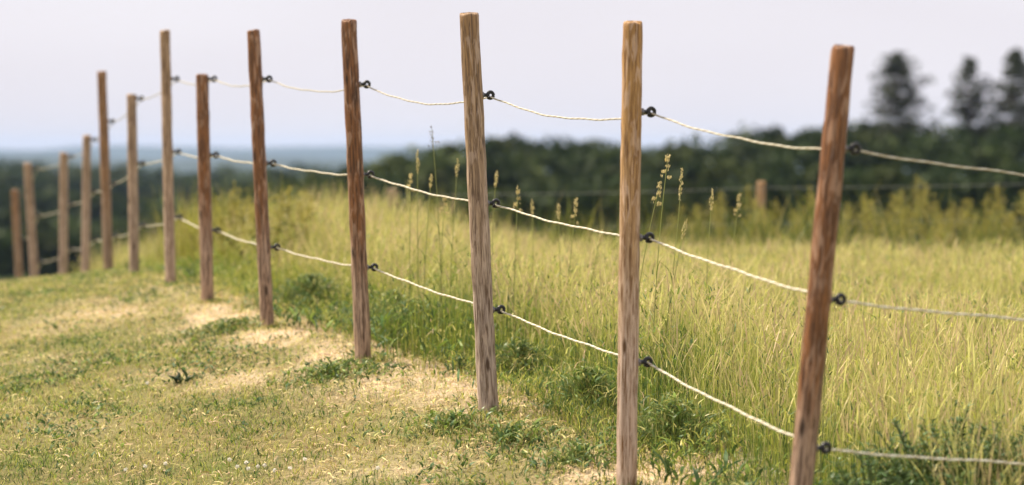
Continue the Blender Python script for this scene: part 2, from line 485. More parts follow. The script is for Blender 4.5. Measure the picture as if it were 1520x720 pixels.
# ------------------------------------------------------------------ grass
def blades(mb, pos, h, wd, col0, col1, lean, segs=3, prof=None, curve=1.0, az=None):
    n = len(pos)
    if az is None: az = rng.uniform(0, 2 * np.pi, n)
    fa = rng.uniform(0, 2 * np.pi, n)
    ld = np.stack([np.cos(az), np.sin(az), np.zeros(n)], -1)
    sd_ = np.stack([np.cos(fa), np.sin(fa), np.zeros(n)], -1)
    rows, cols = [], []
    for k in range(segs + 1):
        t = k / segs
        c = pos + ld * (lean * h * t ** (1 + curve))[:, None]
        c[:, 2] = pos[:, 2] + h * (t - 0.35 * np.minimum(lean, 1.4) * t ** 2)
        ww = wd * ((1 - t ** 1.6) if prof is None else prof[k])
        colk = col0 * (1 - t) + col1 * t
        if k == segs and prof is None:
            rows.append(c[:, None, :]); cols.append(colk[:, None, :])
        else:
            rows.append((c - sd_ * ww[:, None] / 2)[:, None, :]); rows.append((c + sd_ * ww[:, None] / 2)[:, None, :])
            cols.append(colk[:, None, :]); cols.append(colk[:, None, :])
    V = np.concatenate(rows, 1); Cc = np.concatenate(cols, 1); m_ = V.shape[1]
    F_ = []
    base = np.arange(n)[:, None] * m_
    for k in range(segs):
        if k == segs - 1 and prof is None: F_.append(base + np.array([[2 * k, 2 * k + 1, 2 * k + 2, 2 * k + 2]]))
        else: F_.append(base + np.array([[2 * k, 2 * k + 1, 2 * k + 3, 2 * k + 2]]))
    mb.add(V.reshape(-1, 3), np.vstack(F_), Cc.reshape(-1, 3))

def scatter(n, y0, y1, marL, marR, power=1.0):
    u = rng.random(n)
    y = y0 * (y1 / y0) ** u if power == 0 else (y0 ** power + u * (y1 ** power - y0 ** power)) ** (1 / power)
    xl, xr = -(.212 * y + marL), (.212 * y + marR)
    x = xl + rng.random(n) * (xr - xl)
    return x, y
def pick(cols, wts, n):
    cols = np.array(cols); k = rng.choice(len(cols), n, p=np.array(wts) / sum(wts))
    return cols[k] * rng.uniform(.8, 1.2, (n, 1))

G_dark, G_mid, G_yel, G_blue = (.055, .105, .025), (.21, .30, .05), (.48, .49, .085), (.10, .18, .065)
S_pale, S_tan, S_pink = (.70, .58, .27), (.42, .29, .13), (.66, .47, .30)

# --- mown lawn, left of the fence and a little under it
lawn = MB()
x, y = scatter(400000, 8.2, 27, .9, .4, 1.2)
dx = x - xfence(y)
edge = .28 + .35 * (fbm(x * 2.2, y * 1.4, 31) - .5)
keep = (dx < edge + .25)
x, y, dx = x[keep], y[keep], dx[keep]
st = straw(x, y)
pn = fbm(x * 1.6, y * 1.1, 41); fn = fbm(x * 6, y * 5, 43)
keep = rng.random(len(x)) > np.clip(st * .5, 0, .7)
x, y, dx, st, pn, fn = [a[keep] for a in (x, y, dx, st, pn, fn)]
n = len(x)
isgreen = rng.random(n) < np.clip(.34 + 1.7 * (pn - .42) + 1.3 * (fn - .5) - .05 - st * .45, .05, .95)
gcol = pick([G_dark, G_mid, G_yel, G_blue], [.34, .36, .18, .12], n)
scol = pick([S_pale, S_tan, S_pink, G_yel], [.30, .16, .12, .42], n)
c1 = np.where(isgreen[:, None], gcol, scol)
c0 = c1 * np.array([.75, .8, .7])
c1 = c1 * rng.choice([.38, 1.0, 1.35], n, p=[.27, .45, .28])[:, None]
h = rng.uniform(.018, .05, n) * (.8 + .8 * fn) * (1 - .4 * np.clip(st, 0, 1))
h *= 1 + .5 * sstep(0, .3, dx)
pos = np.stack([x, y, ground(x, y) - .004], -1)
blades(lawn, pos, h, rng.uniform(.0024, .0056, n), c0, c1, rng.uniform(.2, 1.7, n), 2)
# broad clover, plantain and dandelion leaves in drifts
x, y = scatter(120000, 8.2, 24, .8, .3, 1.2)
cl = fbm(x * 2.4, y * 1.8, 51)
keep = (x - xfence(y) < .35) & (rng.random(len(x)) < np.clip((cl - .47) * 3 + .9 * (fbm(x * 9, y * 8, 57) - .5), 0.05, 1)) & (straw(x, y) < .7)
x, y = x[keep], y[keep]; n = len(x)
c1 = pick([G_dark, G_blue, G_mid], [.5, .25, .25], n)
pos = np.stack([x, y, ground(x, y) + .004], -1)
blades(lawn, pos, rng.uniform(.014, .042, n), rng.uniform(.007, .017, n), c1 * .85, c1, rng.uniform(.5, 1.8, n), 3, prof=[.25, .9, 1.0, .15])
tag(lawn.build('lawn_grass', M_blade), 'short mown grass with clover running along the near side of the posts', 'grass', kind='stuff')

# --- dry clippings lying on the lawn
clip = MB()
x, y = scatter(120000, 8.2, 26, .8, .5, 1.1)
st = straw(x, y)
keep = (x - xfence(y) < .55) & (rng.random(len(x)) < np.clip(.22 + .9 * st + .9 * (fbm(x * 3, y * 3, 61) - .5), .03, 1))
x, y = x[keep], y[keep]; n = len(x)
pos = np.stack([x, y, ground(x, y) + rng.uniform(.003, .022, n)], -1)
a = rng.uniform(0, 2 * np.pi, n); Ls = rng.uniform(.012, .05, n) * np.where(rng.random(n) < .05, 1.8, 1); tl = rng.normal(0, .15, n)
d = np.stack([np.cos(a), np.sin(a), tl], -1); s_ = np.stack([-np.sin(a), np.cos(a), rng.normal(0, .6, n)], -1)
W = rng.uniform(.0010, .0021, n)
bend = np.stack([np.zeros(n), np.zeros(n), rng.uniform(0, .01, n)], -1)
V = np.stack([pos - d * Ls[:, None] / 2 - s_ * W[:, None], pos - d * Ls[:, None] / 2 + s_ * W[:, None], pos + bend + s_ * W[:, None], pos + bend - s_ * W[:, None],
              pos + d * Ls[:, None] / 2 + s_ * W[:, None] * .6, pos + d * Ls[:, None] / 2 - s_ * W[:, None] * .6], 1)
cc = pick([S_pale, S_tan, S_pink], [.5, .28, .22], n)
b = np.arange(n)[:, None] * 6
clip.add(V.reshape(-1, 3), np.vstack([b + np.array([[0, 1, 2, 3]]), b + np.array([[3, 2, 4, 5]])]), np.repeat(cc, 6, 0))
tag(clip.build('dry_clippings', M_straw), 'pale dry clippings scattered over the mown strip beside the posts', 'clippings', kind='stuff')

# --- tall meadow grass right of the fence
def meadow_h(x, y):
    dx = x - xfence(y)
    e = .28 + .35 * (fbm(x * 2.2, y * 1.4, 31) - .5)
    h = .07 + .33 * sstep(e - .1 + .12 * sstep(9.5, 11, y), e + .85, dx)
    h = h + .15 * sstep(.6, 1.6, dx) * (1 - sstep(-.9, .3, x)) * sstep(13, 16, y)
    h = h * (.52 + .50 * fbm(x * 1.3, y * 1.0, 71) + .46 * fbm(x * 4.5, y * 3.0, 73)) 
    h = h - .12 * sstep(1.8, 3.6, dx)
    h = h + .30 * np.exp(-((x + .46) / .42) ** 2 - ((y - 12.4) / .6) ** 2) + .10 * np.exp(-((x - .75) / .25) ** 2 - ((y - 10.7) / .5) ** 2)
    h = h - .05 * np.exp(-((x / (.02 * y + .3)) ** 2)) * sstep(11, 14, y)
    return np.clip(h, .05, 1)
# (dry strip keeps the tall grass back)
mead = MB()
x, y = scatter(270000, 6.2, 28, .6, 1.6, 1.25)
dx = x - xfence(y)
e = .28 + .35 * (fbm(x * 2.2, y * 1.4, 31) - .5)
keep = (rng.random(len(x)) < sstep(e - .25, e + .2, dx)) & ((x < .212 * y + .9) | (rng.random(len(x)) < .4)) & (rng.random(len(x)) > .6 * straw(x, y)) & ~((y < 8.5) & (x > .135 * y) & (rng.random(len(x)) < .75))
x, y, dx = x[keep], y[keep], dx[keep]; n = len(x)
H = meadow_h(x, y)
gn = fbm(x * 1.1, y * .8, 81)
lowgreen = 1 - sstep(.5, 1.6, dx)
pg = np.clip(.34 + 1.1 * (gn - .5) + .5 * lowgreen - .25 * sstep(13.5, 17, y), .08, .95)
pg = pg + .3 * (fbm(x * 4, y * 2.5, 83) - .5) * 2
isg = rng.random(n) < pg
top_c = np.where(isg[:, None], pick([G_mid, G_yel, G_blue, G_dark], [.42, .3, .16, .12], n), pick([(.66, .68, .15), (.78, .73, .32), (.64, .50, .28), (.54, .62, .11)], [.38, .28, .12, .22], n))
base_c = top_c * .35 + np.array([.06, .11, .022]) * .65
h = H * rng.uniform(.25, 1.08, n)
yl = (sstep(.3, -1.2, x) * sstep(13, 16, y))[:, None]
top_c = top_c * (1 - .6 * yl) + np.array([.52, .50, .07]) * .6 * yl
pos = np.stack([x, y, ground(x, y) - .01], -1)
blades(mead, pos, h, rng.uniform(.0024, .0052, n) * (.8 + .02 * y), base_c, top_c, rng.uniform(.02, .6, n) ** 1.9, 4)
# flowering stems in the meadow: thin stem, feathery straw-coloured tip
x, y = scatter(120000, 6.6, 27, .4, 1.4, 1.2)
dx = x - xfence(y)
keep = (dx > .75) & (rng.random(len(x)) < .75)
x, y = x[keep], y[keep]; n = len(x)
h = meadow_h(x, y) * (.45 + .8 * rng.random(n) ** .7) + .02
pos = np.stack([x, y, ground(x, y)], -1)
tc_ = pick([(.60, .50, .23), (.60, .44, .27), (.62, .58, .20)], [.45, .25, .3], n)
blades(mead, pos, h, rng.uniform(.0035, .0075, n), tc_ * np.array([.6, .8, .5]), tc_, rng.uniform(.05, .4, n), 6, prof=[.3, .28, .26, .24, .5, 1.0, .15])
# short leaves and broken bits at every height of the sward
x, y = scatter(230000, 6.3, 25, .5, 1.2, 1.2)
dx = x - xfence(y)
keep = (dx > .2) & (rng.random(len(x)) < .75) & ~((y < 8.5) & (x > .135 * y) & (rng.random(len(x)) < .75))
x, y, dx = x[keep], y[keep], dx[keep]; n = len(x)
hm = meadow_h(x, y); cl = fbm(x * 3, y * 2, 87)
pos = np.stack([x, y, ground(x, y) + hm * rng.random(n) ** .6 * (.7 + .6 * cl)], -1)
isg = rng.random(n) < np.clip(.5 + 1.2 * (cl - .5) + .3 * (1 - sstep(.5, 1.5, dx)), .1, .95)
c1 = np.where(isg[:, None], pick([G_mid, G_yel, G_blue, G_dark], [.36, .34, .16, .14], n), pick([(.74, .66, .26), (.66, .48, .28), (.60, .60, .13)], [.4, .22, .38], n))
blades(mead, pos, rng.uniform(.015, .06, n), rng.uniform(.003, .008, n), c1 * .8, c1, rng.uniform(.1, 2.6, n), 2)
# extra strip of loose green grass close under the ropes and round the post feet
n = 26000
y = rng.uniform(6.8, 22, n); x = xfence(y) + .14 + .18 * sstep(9.5, 11, y) + np.abs(rng.normal(0, .42, n))
kk_ = rng.integers(0, 9, 3800); py_ = 7.5 + 1.5 * kk_ + rng.normal(0, .10, 3800); px__ = xfence(7.5 + 1.5 * kk_) + .03 + rng.normal(0, .07, 3800)
keep = rng.random(n) < np.clip(2.2 * (fbm(x * 2, y * 1.5, 77) - .28), 0, 1) * (1 - .7 * np.clip(straw(x, y), 0, 1))
x = np.concatenate([x[keep], px__]); y = np.concatenate([y[keep], py_]); n = len(x)
pos = np.stack([x, y, ground(x, y) - .005], -1)
c1 = pick([G_mid, G_yel, G_blue, (.60, .56, .16)], [.45, .22, .18, .15], n)
hh = rng.uniform(.05, .17, n) * (.5 + fbm(x * 3, y * 3, 79)); hh[-3800:] *= .3
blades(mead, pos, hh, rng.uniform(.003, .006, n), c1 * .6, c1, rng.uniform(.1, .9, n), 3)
# low broad leaves among the stems near the fence
x, y = scatter(42000, 6.4, 20, .4, .8, 1.2)
dx = x - xfence(y)
keep = (dx > .12) & (rng.random(len(x)) < np.clip((fbm(x * 1.7, y * 1.3, 91) - .44) * 4, 0.03, 1) * (1 - .65 * sstep(.9, 2.0, dx)))
x, y = x[keep], y[keep]; n = len(x)
pos = np.stack([x, y, ground(x, y) + rng.uniform(0, .5, n) * meadow_h(x, y)], -1)
c1 = pick([G_dark, G_blue, G_mid], [.35, .3, .35], n)
blades(mead, pos, rng.uniform(.04, .12, n), rng.uniform(.008, .02, n), c1 * .8, c1, rng.uniform(.3, 1.5, n), 3, prof=[.25, .85, 1.0, .12])
tag(mead.build('meadow_grass', M_blade), 'tall yellow green meadow grass growing on the far side of the roped posts', 'grass', kind='stuff')

# --- rough verge beyond the meadow
verge = MB()
n = 42000
y = rng.uniform(19, 31, n); x = rng.uniform(-.17, .27, n) * y
keep = (x - xfence(y) > 1.0) & (rng.random(n) < .25 + 1.5 * np.clip(fbm(x * .9, y * .5, 101) - .4, 0, 1))
x, y = x[keep], y[keep]; n = len(x)
pos = np.stack([x, y, ground(x, y)], -1)
c1 = pick([(.16, .2, .04), (.34, .33, .06), (.09, .13, .03), (.44, .38, .15)], [.35, .25, .25, .15], n)
blades(verge, pos, rng.uniform(.3, .85, n) * (.6 + .7 * fbm(x * .8, y * .5, 111)) * (1 + .5 * sstep(24, 30, y)), rng.uniform(.006, .014, n), c1 * .5, c1, rng.uniform(.05, .5, n), 4)
n = 15000
y = rng.uniform(18.6, 27, n); x = xfence(y) + rng.uniform(.28, 2.6, n)
keep = (x > -.155 * y - .1) & (rng.random(n) < np.clip(2.4 * (fbm(x * 1.6, y * .9, 121) - .22), 0, 1) * sstep(-.155, -.125, x / y))
x, y = x[keep], y[keep]; n = len(x)
pos = np.stack([x, y, ground(x, y)], -1)
c1 = pick([(.46, .46, .07), (.60, .54, .12), (.26, .32, .05), (.50, .40, .18)], [.35, .3, .2, .15], n)
blades(verge, pos, rng.uniform(.3, .95, n) * (.45 + .75 * fbm(x * 1.8, y * 1.2, 123)), rng.uniform(.005, .010, n), c1 * .5, c1, rng.uniform(.03, .45, n), 4)
tag(verge.build('verge_grass', M_blade), 'rough blurred grass and weeds at the far edge of the meadow before the wood', 'grass', kind='stuff')

# ------------------------------------------------------------------ fence posts
W1 = wood_mat('weathered_brown_timber', (.33, .155, .052), (.35, .19, .09), (.40, .28, .20), (.12, .06, .028), .5, .45)
W2 = wood_mat('reddish_stained_timber', (.28, .115, .036), (.26, .105, .034), (.48, .33, .24), (.06, .025, .011), .42, .4)
W3 = wood_mat('greyed_timber', (.37, .22, .10), (.42, .29, .18), (.52, .41, .34), (.12, .07, .04), .62, .55)
W4 = wood_mat('pale_brown_timber', (.38, .25, .14), (.46, .33, .23), (.54, .40, .31), (.13, .075, .045), .5, .6)
W5 = wood_mat('tan_timber', (.50, .27, .08), (.54, .34, .17), (.60, .46, .38), (.17, .08, .025), .62, .5)

def pole_mesh(base, top, r, seed, mat, root, chamfer=.006):
    """round driven post with uneven faces; base and top are world points of its axis"""
    base = np.asarray(base); top = np.asarray(top)
    d = top - base; L = np.linalg.norm(d); d = d / L
    rot = Vector(d).to_track_quat('Z', 'Y').to_euler()
    n, m_ = 26, 60
    zs = np.concatenate([np.linspace(-.45, L - .012, m_), [L - .004, L, L + .001]])
    rr = np.concatenate([np.full(m_, 1.0), [.97, .88, .0]])
    ang = np.linspace(0, 2 * np.pi, n, endpoint=False)
    A, Z = np.meshgrid(ang, zs)
    rad = r * (1 + .05 * np.cos(A * 2 + seed) + .025 * np.cos(A * 3 + seed * 2.1) * np.sin(Z * 2 + seed)
               + .045 * (vnoise(Z * 3.2 + seed, np.cos(A) * 1.4 + 4, seed) - .5)
               + .09 * (vnoise(Z * 16 + seed, np.sin(A) * 3 + 9, seed + 2) - .5))
    rad = rad * (1.04 - .05 * Z / L)
    # a drying check that runs down the face
    ca = seed * 1.7 % 6.28
    dd = np.abs((A - ca - .15 * np.sin(Z * 2.2) + np.pi) % (2 * np.pi) - np.pi)
    rad = rad - r * .10 * np.exp(-(dd / .09) ** 2) * sstep(.3, .6, vnoise(Z * 1.6, Z * 0 + seed, 5))
    rad = rad * rr[:, None]
    bow = .006 * np.sin(np.clip(Z, 0, L) / L * np.pi + seed)
    V = np.stack([rad * np.cos(A) + bow, rad * np.sin(A), Z + (.014 * (vnoise(np.cos(A) * 3 + seed, np.sin(A) * 3, seed) - .5) * sstep(L - .05, L, Z))], -1)
    N_ = len(zs)
    i = np.arange(N_ - 1)[:, None] * n; j = np.arange(n)[None, :]; j2 = (j + 1) % n
    f = np.stack([i + j, i + j2, i + n + j2, i + n + j], -1).reshape(-1, 4)
    b = MB(); b.add(V.reshape(-1, 3), f)
    o = b.build('pole', mat, root, smooth=True)
    o.rotation_euler = rot
    return o, d

FD = np.array([-.31, .95, 0]); FD /= np.linalg.norm(FD)
def insulator(root, root_loc, axis_pt, ring, rdir, post_r):
    """screw-in ring insulator: black cone, ring with a hook slot, zinc screw"""
    v = ring - axis_pt; D = np.linalg.norm(v); u = v / D
    R0 = .0132
    m = MB()
    s0 = axis_pt + u * (post_r * .96); s1 = axis_pt + u * (D - R0)
    q = np.linspace(0, 1, 7)[:, None]
    m.tube(s0 + (s1 - s0) * q, [.0135, .0135, .0105, .0085, .0085, .0095, .011], 10)
    up = np.cross(u, rdir); up /= np.linalg.norm(up)
    rd = np.cross(up, u)
    a = np.linspace(R(205), R(205 - 345), 30)
    pts = ring + R0 * (u * np.cos(a)[:, None] + up * np.sin(a)[:, None]) + rd * (.004 * np.linspace(-1, 1, 30))[:, None]
    m.tube(pts, np.interp(np.linspace(0, 1, 30), [0, .5, 1], [.0092, .0074, .0084]), 8)
    o = m.build('insulator', M_black, root, smooth=True, origin=root_loc)
    o.location = (0, 0, 0)
    k = MB()
    k.tube(axis_pt + u * np.array([[post_r * .5], [post_r * .98 + .003]]), .0045, 8)
    k.tube(axis_pt + u * np.array([[post_r * .9], [post_r * 1.0 + .006]]), .0155, 6)
    k2 = k.build('screw', M_steel, o, smooth=False, origin=root_loc); k2.location = (0, 0, 0)
    return o

# depth, pole top px, pole foot px, radius, timber, ring px (top, middle, bottom), label
PG = 'wooden fence posts strung with rope'
POSTS = [
 (8.15, (1775, 60), (1745, 930), .039, W1, [(1805, 285), (1795, 492), (1785, 700)], 'corner run post standing just beyond the right edge of the photo'),
 (7.55, (1252, 70), (1188, 722), .0365, W2, [(1268, 221), (1245, 445), (1222, 666)], 'rightmost brown post in the photo, leaning to the right over the meadow'),
 (9.0, (939, 33), (930, 722), .040, W5, [(964, 166), (964, 353), (960, 538)], 'straight thick post, tan above and pale grey below, second from the right'),
 (10.5, (696, 20), (725, 607), .041, W3, [(727, 141), (735, 302), (744, 460)], 'rough knotty post with the highest top, leaning left, third from the right'),
 (12.0, (518, 30), (539, 537), .0395, W2, [(541, 125), (548, 259), (554, 397)], 'reddish brown post with a pale foot, fourth from the right'),
 (13.5, (376, 45), (397, 485), .0385, W2, [(397, 117), (403, 242), (409, 367)], 'dark brown post with a shiny pale streak near its foot in dry grass'),
 (15.0, (300, 111), (308, 448), .0375, W2, [(316, 117), (317, 230), (321, 342)], 'short brown post whose top rope ring sits right at its head'),
 (16.5, (245, 45), (253, 417), .0365, W4, [(260, 117), (264, 225), (266, 322)], 'tall slim post rising high between two shorter posts left of the middle'),
 (18.0, (195, 140), (200, 405), .0365, W4, [(208, 146), (210, 242), (212, 334)], 'short pale post with its top ring level with the head, beside a taller one'),
 (19.5, (151, 106), (161, 408), .0365, W1, [(165, 180), (168, 272), (172, 350)], 'tall blurred post in the far group, clearly higher than its neighbours'),
 (21.0, (129, 201), (127, 415), .037, W4, [(138, 207), (141, 284), (142, 356)], 'blurred short post just left of the tall one in the far group'),
 (22.5, (95, 227), (94, 419), .039, W4, [(104, 232), (106, 302), (107, 369)], 'blurred upright post third from the left end of the row'),
 (24.0, (41, 242), (52, 427), .041, W4, [(54, 250), (57, 319), (60, 388)], 'blurred pale post second from the left end, leaning left'),
 (25.5, (22, 282), (30, 430), .041, W1, [(35, 290), (37, 355), (40, 420)], 'leftmost and lowest post at the far end of the row'),
]
rings = [[], [], []]
for i, (Y, tp, ft, r, mat, rg, lab) in enumerate(POSTS):
    foot, top = px(*ft, Y), px(*tp, Y)
    if ft[1] > 700:           # foot is below the frame: run the axis down to the ground
        g = float(ground(foot[0], foot[1])); k = (g - top[2]) / (foot[2] - top[2])
        foot = top + (foot - top) * k
    else:
        foot[2] = min(foot[2], float(ground(foot[0], foot[1])) + .0)
    root = empty('fence_post', tuple(foot), lab, 'fence post', PG)
    pole_mesh(foot, top, r, 1.7 + i * 2.3, mat, root)
    for k in range(3):
        c = px(*rg[k], Y)
        ax = foot + (top - foot) * ((c[2] - foot[2]) / (top[2] - foot[2]))
        if i == 0: c = ax + np.array([.06, .075, 0])
        else:
            # ring sits on the field side of the post
            dd = c[0] - ax[0]
            dd = min(max(dd, r + .035), r + .075)
            c = ax + np.array([dd * .96, dd * .30, 0]); c[0] = ax[0] + dd
        rdir = FD if i > 1 else np.array([.9, .35, 0])
        insulator(root, foot, ax, c, rdir, r)
        rings[k].append(c)

# ------------------------------------------------------------------ ropes threaded through the rings
def rope(pts, sags, label, rr=.0023, pitch=.06, tone=1.0):
    path = []
    for a, b, s in zip(pts[:-1], pts[1:], sags):
        L = np.linalg.norm(b - a); nseg = max(12, int(L / .009))
        t = np.linspace(0, 1, nseg, endpoint=False)[:, None]
        p = a + (b - a) * t; p[:, 2] -= (4 * s * t * (1 - t))[:, 0]
        path.append(p)
    path.append(pts[-1][None, :])
    P_ = np.vstack(path)
    P_ = P_ + np.array([0, 0, -.006])
    # slight hand-laid waviness
    T = np.gradient(P_, axis=0); T /= np.linalg.norm(T, axis=1)[:, None]
    S = np.cross(T, [0, 0, 1.0]); S /= np.linalg.norm(S, axis=1)[:, None]
    U = np.cross(S, T)
    arc = np.concatenate([[0], np.cumsum(np.linalg.norm(np.diff(P_, axis=0), axis=1))])
    P_ = P_ + U * (.0018 * np.sin(arc * 9) + .0012 * np.sin(arc * 23))[:, None]
    m = MB()
    for q, col in ((0, (.74, .69, .56)), (1, (.50, .43, .30)), (2, (.80, .77, .66))):
        a = arc / pitch * 2 * np.pi + q * 2 * np.pi / 3
        off = S * (np.cos(a) * rr * 1.05)[:, None] + U * (np.sin(a) * rr * 1.05)[:, None]
        m.tube(P_ + off, rr, 6, np.array(col) * tone)
    return tag(m.build('electric_rope', M_rope, smooth=True), label, 'fence rope', 'ropes strung through the ring insulators')
base_s = {0: [.012, .032, .055, .060, .046, .038, .03, .03, .03, .03, .03, .03, .03],
          1: [.010, .012, .018, .020, .016, .015, .02, .02, .02, .02, .03, .03, .03],
          2: [.010, .014, .014, .015, .015, .015, .02, .02, .02, .02, .03, .03, .03]}
rope(rings[0], base_s[0], 'highest pale rope, sagging against the sky between the wooden posts', .0020, .06, .8)  # same cream rope; colour darkened to imitate its dark look against bright sky
rope(rings[1], base_s[1], 'middle pale rope of three, running through the rings halfway up the posts', .0023, .06, .95)
rope(rings[2], base_s[2], 'lowest pale rope of three, running just above the grass along the posts', .0023, .06, .95)

# ------------------------------------------------------------------ old fence at the far side of the meadow
back = []
for (xp, yt, lab, w_) in [(582, 281, 'blurred old brown stake half sunk in tall grass behind the reddish post', .046), (1130, 270, 'blurred pale stake standing in weeds left of the rightmost post', .042)]:
    Y = 25.0
    top = px(xp, yt, Y); foot = top.copy(); foot[2] = float(ground(foot[0], foot[1])); foot[0] -= .02
    root = empty('wooden_stake', tuple(foot), lab, 'fence post', 'stakes of the far fence')
    pole_mesh(foot, top, w_, 3.3 + xp, W4 if xp < 900 else W5, root)
    back.append((top, foot))
for k, (zz_, lab) in enumerate([(.06, 'thin faint wire stretched across the far side of the meadow, the upper of two'), (.42, 'thin faint wire stretched across the far side of the meadow, the lower of two')]):
    a = back[0][0] - np.array([0, .055, zz_]); b = back[1][0] - np.array([0, .055, zz_]); d = b - a
    P_ = []
    for t0 in range(0, 2):
        A_ = a + d * t0; B_ = a + d * (t0 + 1)
        t = np.linspace(0, 1, 30)[:, None]; p = A_ + (B_ - A_) * t; p[:, 2] -= (.08 * t * (1 - t))[:, 0]; P_.append(p[:-1])
    m = MB(); m.tube(np.vstack(P_ + [B_[None, :]]), .0022, 5, (.35, .36, .33))
    tag(m.build('fence_wire', M_rope, smooth=True), lab, 'fence wire', 'wires of the far fence')
# the stake that carries the wires on beyond the frame
d = back[1][0] - back[0][0]; top = back[1][0] + d; foot = np.array([top[0], top[1], float(ground(top[0], top[1]))])
root = empty('wooden_stake', tuple(foot), 'pale stake of the far fence beyond the right edge of the photo', 'fence post', 'stakes of the far fence')
pole_mesh(foot, top, .042, 8.8, W4, root)

# ------------------------------------------------------------------ tall flowering grasses that stand out singly
def seed_grass(foot, tip, head, label, bend=.0, headlen=.07, colour=(.52, .45, .22)):
    foot = np.asarray(foot, float); tip = np.asarray(tip, float)
    root = empty('flowering_grass', tuple(foot), label, 'grass stalk', 'flowering grass stalks standing above the meadow')
    t = np.linspace(0, 1, 16)[:, None]
    side = np.array([bend, 0, 0])
    P_ = (foot * (1 - t) + tip * t) + side * (t ** 2 - t) * 1.0
    P_[:, 0] = foot[0] + (tip[0] - foot[0]) * (t[:, 0] ** 1.7) + bend * (t[:, 0] ** 2 - t[:, 0])
    m = MB(); m.tube(P_, np.linspace(.0026, .0016, 16), 5, (.34, .36, .12))
    # one or two leaves on the stem
    for q in (.35, .55):
        k = int(q * 15); a = rng.uniform(0, 6.28)
        blades(m, P_[k][None, :], np.array([.16]), np.array([.006]), np.array([[.14, .2, .04]]), np.array([[.3, .32, .08]]), np.array([.9]), 5)
    o = m.build('stem', M_blade, root, origin=foot); o.location = (0, 0, 0)
    h = MB(); T = P_[-1] - P_[-3]; T /= np.linalg.norm(T)
    if head == 'plume':      # slim tapering plume
        n = 70; q = rng.random(n)
        rad_ = .0115 * np.sin(np.clip(q, .04, .96) * np.pi) ** .6
    elif head == 'cocksfoot':  # separate tight clusters on short arms
        n = 120; q = rng.choice([.08, .32, .55, .8, .95], n, p=[.18, .2, .25, .25, .12]) + rng.normal(0, .035, n)
        rad_ = np.full(n, .011)
    else:                    # loose open panicle
        n = 34; q = rng.random(n); rad_ = .035 * (1 - q) + .004
    a = rng.uniform(0, 6.28, n)
    if head == 'cocksfoot':
        kx = np.round(q / .24).astype(int); cen = P_[-1] + T * ((q - .85) * headlen)[:, None]
        cen = cen + np.stack([np.cos(kx * 2.6) * .017 * (1 - q), np.sin(kx * 1.9) * .017 * (1 - q), np.zeros(n)], -1)
    else:
        cen = P_[-1] + T * ((q - .85) * headlen)[:, None]
    p = cen + np.stack([np.cos(a) * rad_, np.sin(a) * rad_, rng.normal(0, .002, n)], -1) * rng.uniform(.3, 1, (n, 1))
    L_ = rng.uniform(.005, .009, n)[:, None]
    u = T + rng.normal(0, .35, (n, 3)); u /= np.linalg.norm(u, axis=1)[:, None]
    s_ = np.cross(u, rng.normal(size=(n, 3))); s_ /= np.linalg.norm(s_, axis=1)[:, None]
    V = np.stack([p - u * L_, p + s_ * L_ * .33, p + u * L_, p - s_ * L_ * .33], 1)
    cc = np.array(colour) * rng.uniform(.75, 1.2, (n, 1))
    h.add(V.reshape(-1, 3), np.arange(4 * n).reshape(-1, 4), np.repeat(cc, 4, 0))
    if head == 'loose':
        for k in range(0, n, 3): h.tube([cen[k], p[k]], .0005, 3, colour, caps=False)
    o = h.build('seed_head', M_straw, root, origin=foot); o.location = (0, 0, 0)

STALKS = [  # tip px, foot x px, distance, head, bend, label
 ((641, 192), 634, 12.3, 'loose', 0, .09, 'thinnest stalk with a few loose spikelets reaching up against the pale sky'),
 ((620, 228), 622, 12.4, 'plume', 0, .10, 'stalk with a pinkish head left of the thinnest sky-reaching stalk'),
 ((640, 262), 640, 12.2, 'plume', 0, .06, 'stalk with a short tight head just above the middle rope, left of the knotty post'),
 ((679, 240), 664, 12.5, 'plume', -.02, .08, 'stalk with a slim head touching the left side of the knotty post'),
 ((609, 262), 618, 12.6, 'cocksfoot', 0, .08, 'stalk with small separate heads furthest left in the clump'),
 ((660, 295), 652, 12.3, 'cocksfoot', .01, .08, 'low stalk with beige clusters crossed by the middle rope'),
 ((737, 258), 734, 12.6, 'plume', 0, .07, 'stalk with an oval head just right of the knotty post'),
 ((769, 283), 757, 12.0, 'cocksfoot', 0, .11, 'stalk with a large bunched head between the knotty post and the tan post'),
 ((855, 300), 838, 12.2, 'cocksfoot', -.01, .12, 'stalk with the largest bright bunched head, left of the tan post'),
 ((829, 306), 815, 12.6, 'plume', 0, .07, 'stalk with a dull slim head beside the largest bright bunched head'),
 ((790, 300), 786, 13.0, 'plume', 0, .07, 'stalk with a faint slim head right of the large bunched head'),
 ((991, 236), 948, 10.6, 'cocksfoot', .03, .09, 'tallest stalk leaning right beside the tan post'),
 ((979, 276), 952, 10.7, 'cocksfoot', .02, .09, 'stalk with a double head under the tallest leaning stalk'),
 ((1012, 256), 950, 10.8, 'plume', -.10, .13, 'long arching stalk with a beaded spike curving right of the tan post'),
 ((1018, 330), 985, 11.0, 'plume', .02, .08, 'low stalk leaning right just above the ring of the tan post'),
 ((1057, 286), 1046, 11.5, 'plume', 0, .09, 'thin upright stalk alone in front of the wood, right of the tan post'),
 ((1097, 294), 1075, 13.2, 'cocksfoot', 0, .11, 'soft blurred stalk with a pale head left of the far pale stake'),
 ((893, 345), 880, 12.6, 'plume', 0, .08, 'short stalk close to the left side of the tan post'),
 ((1230, 402), 1240, 8.6, 'cocksfoot', -.04, .09, 'pale bunched stalk touching the right side of the leaning brown post'),
]
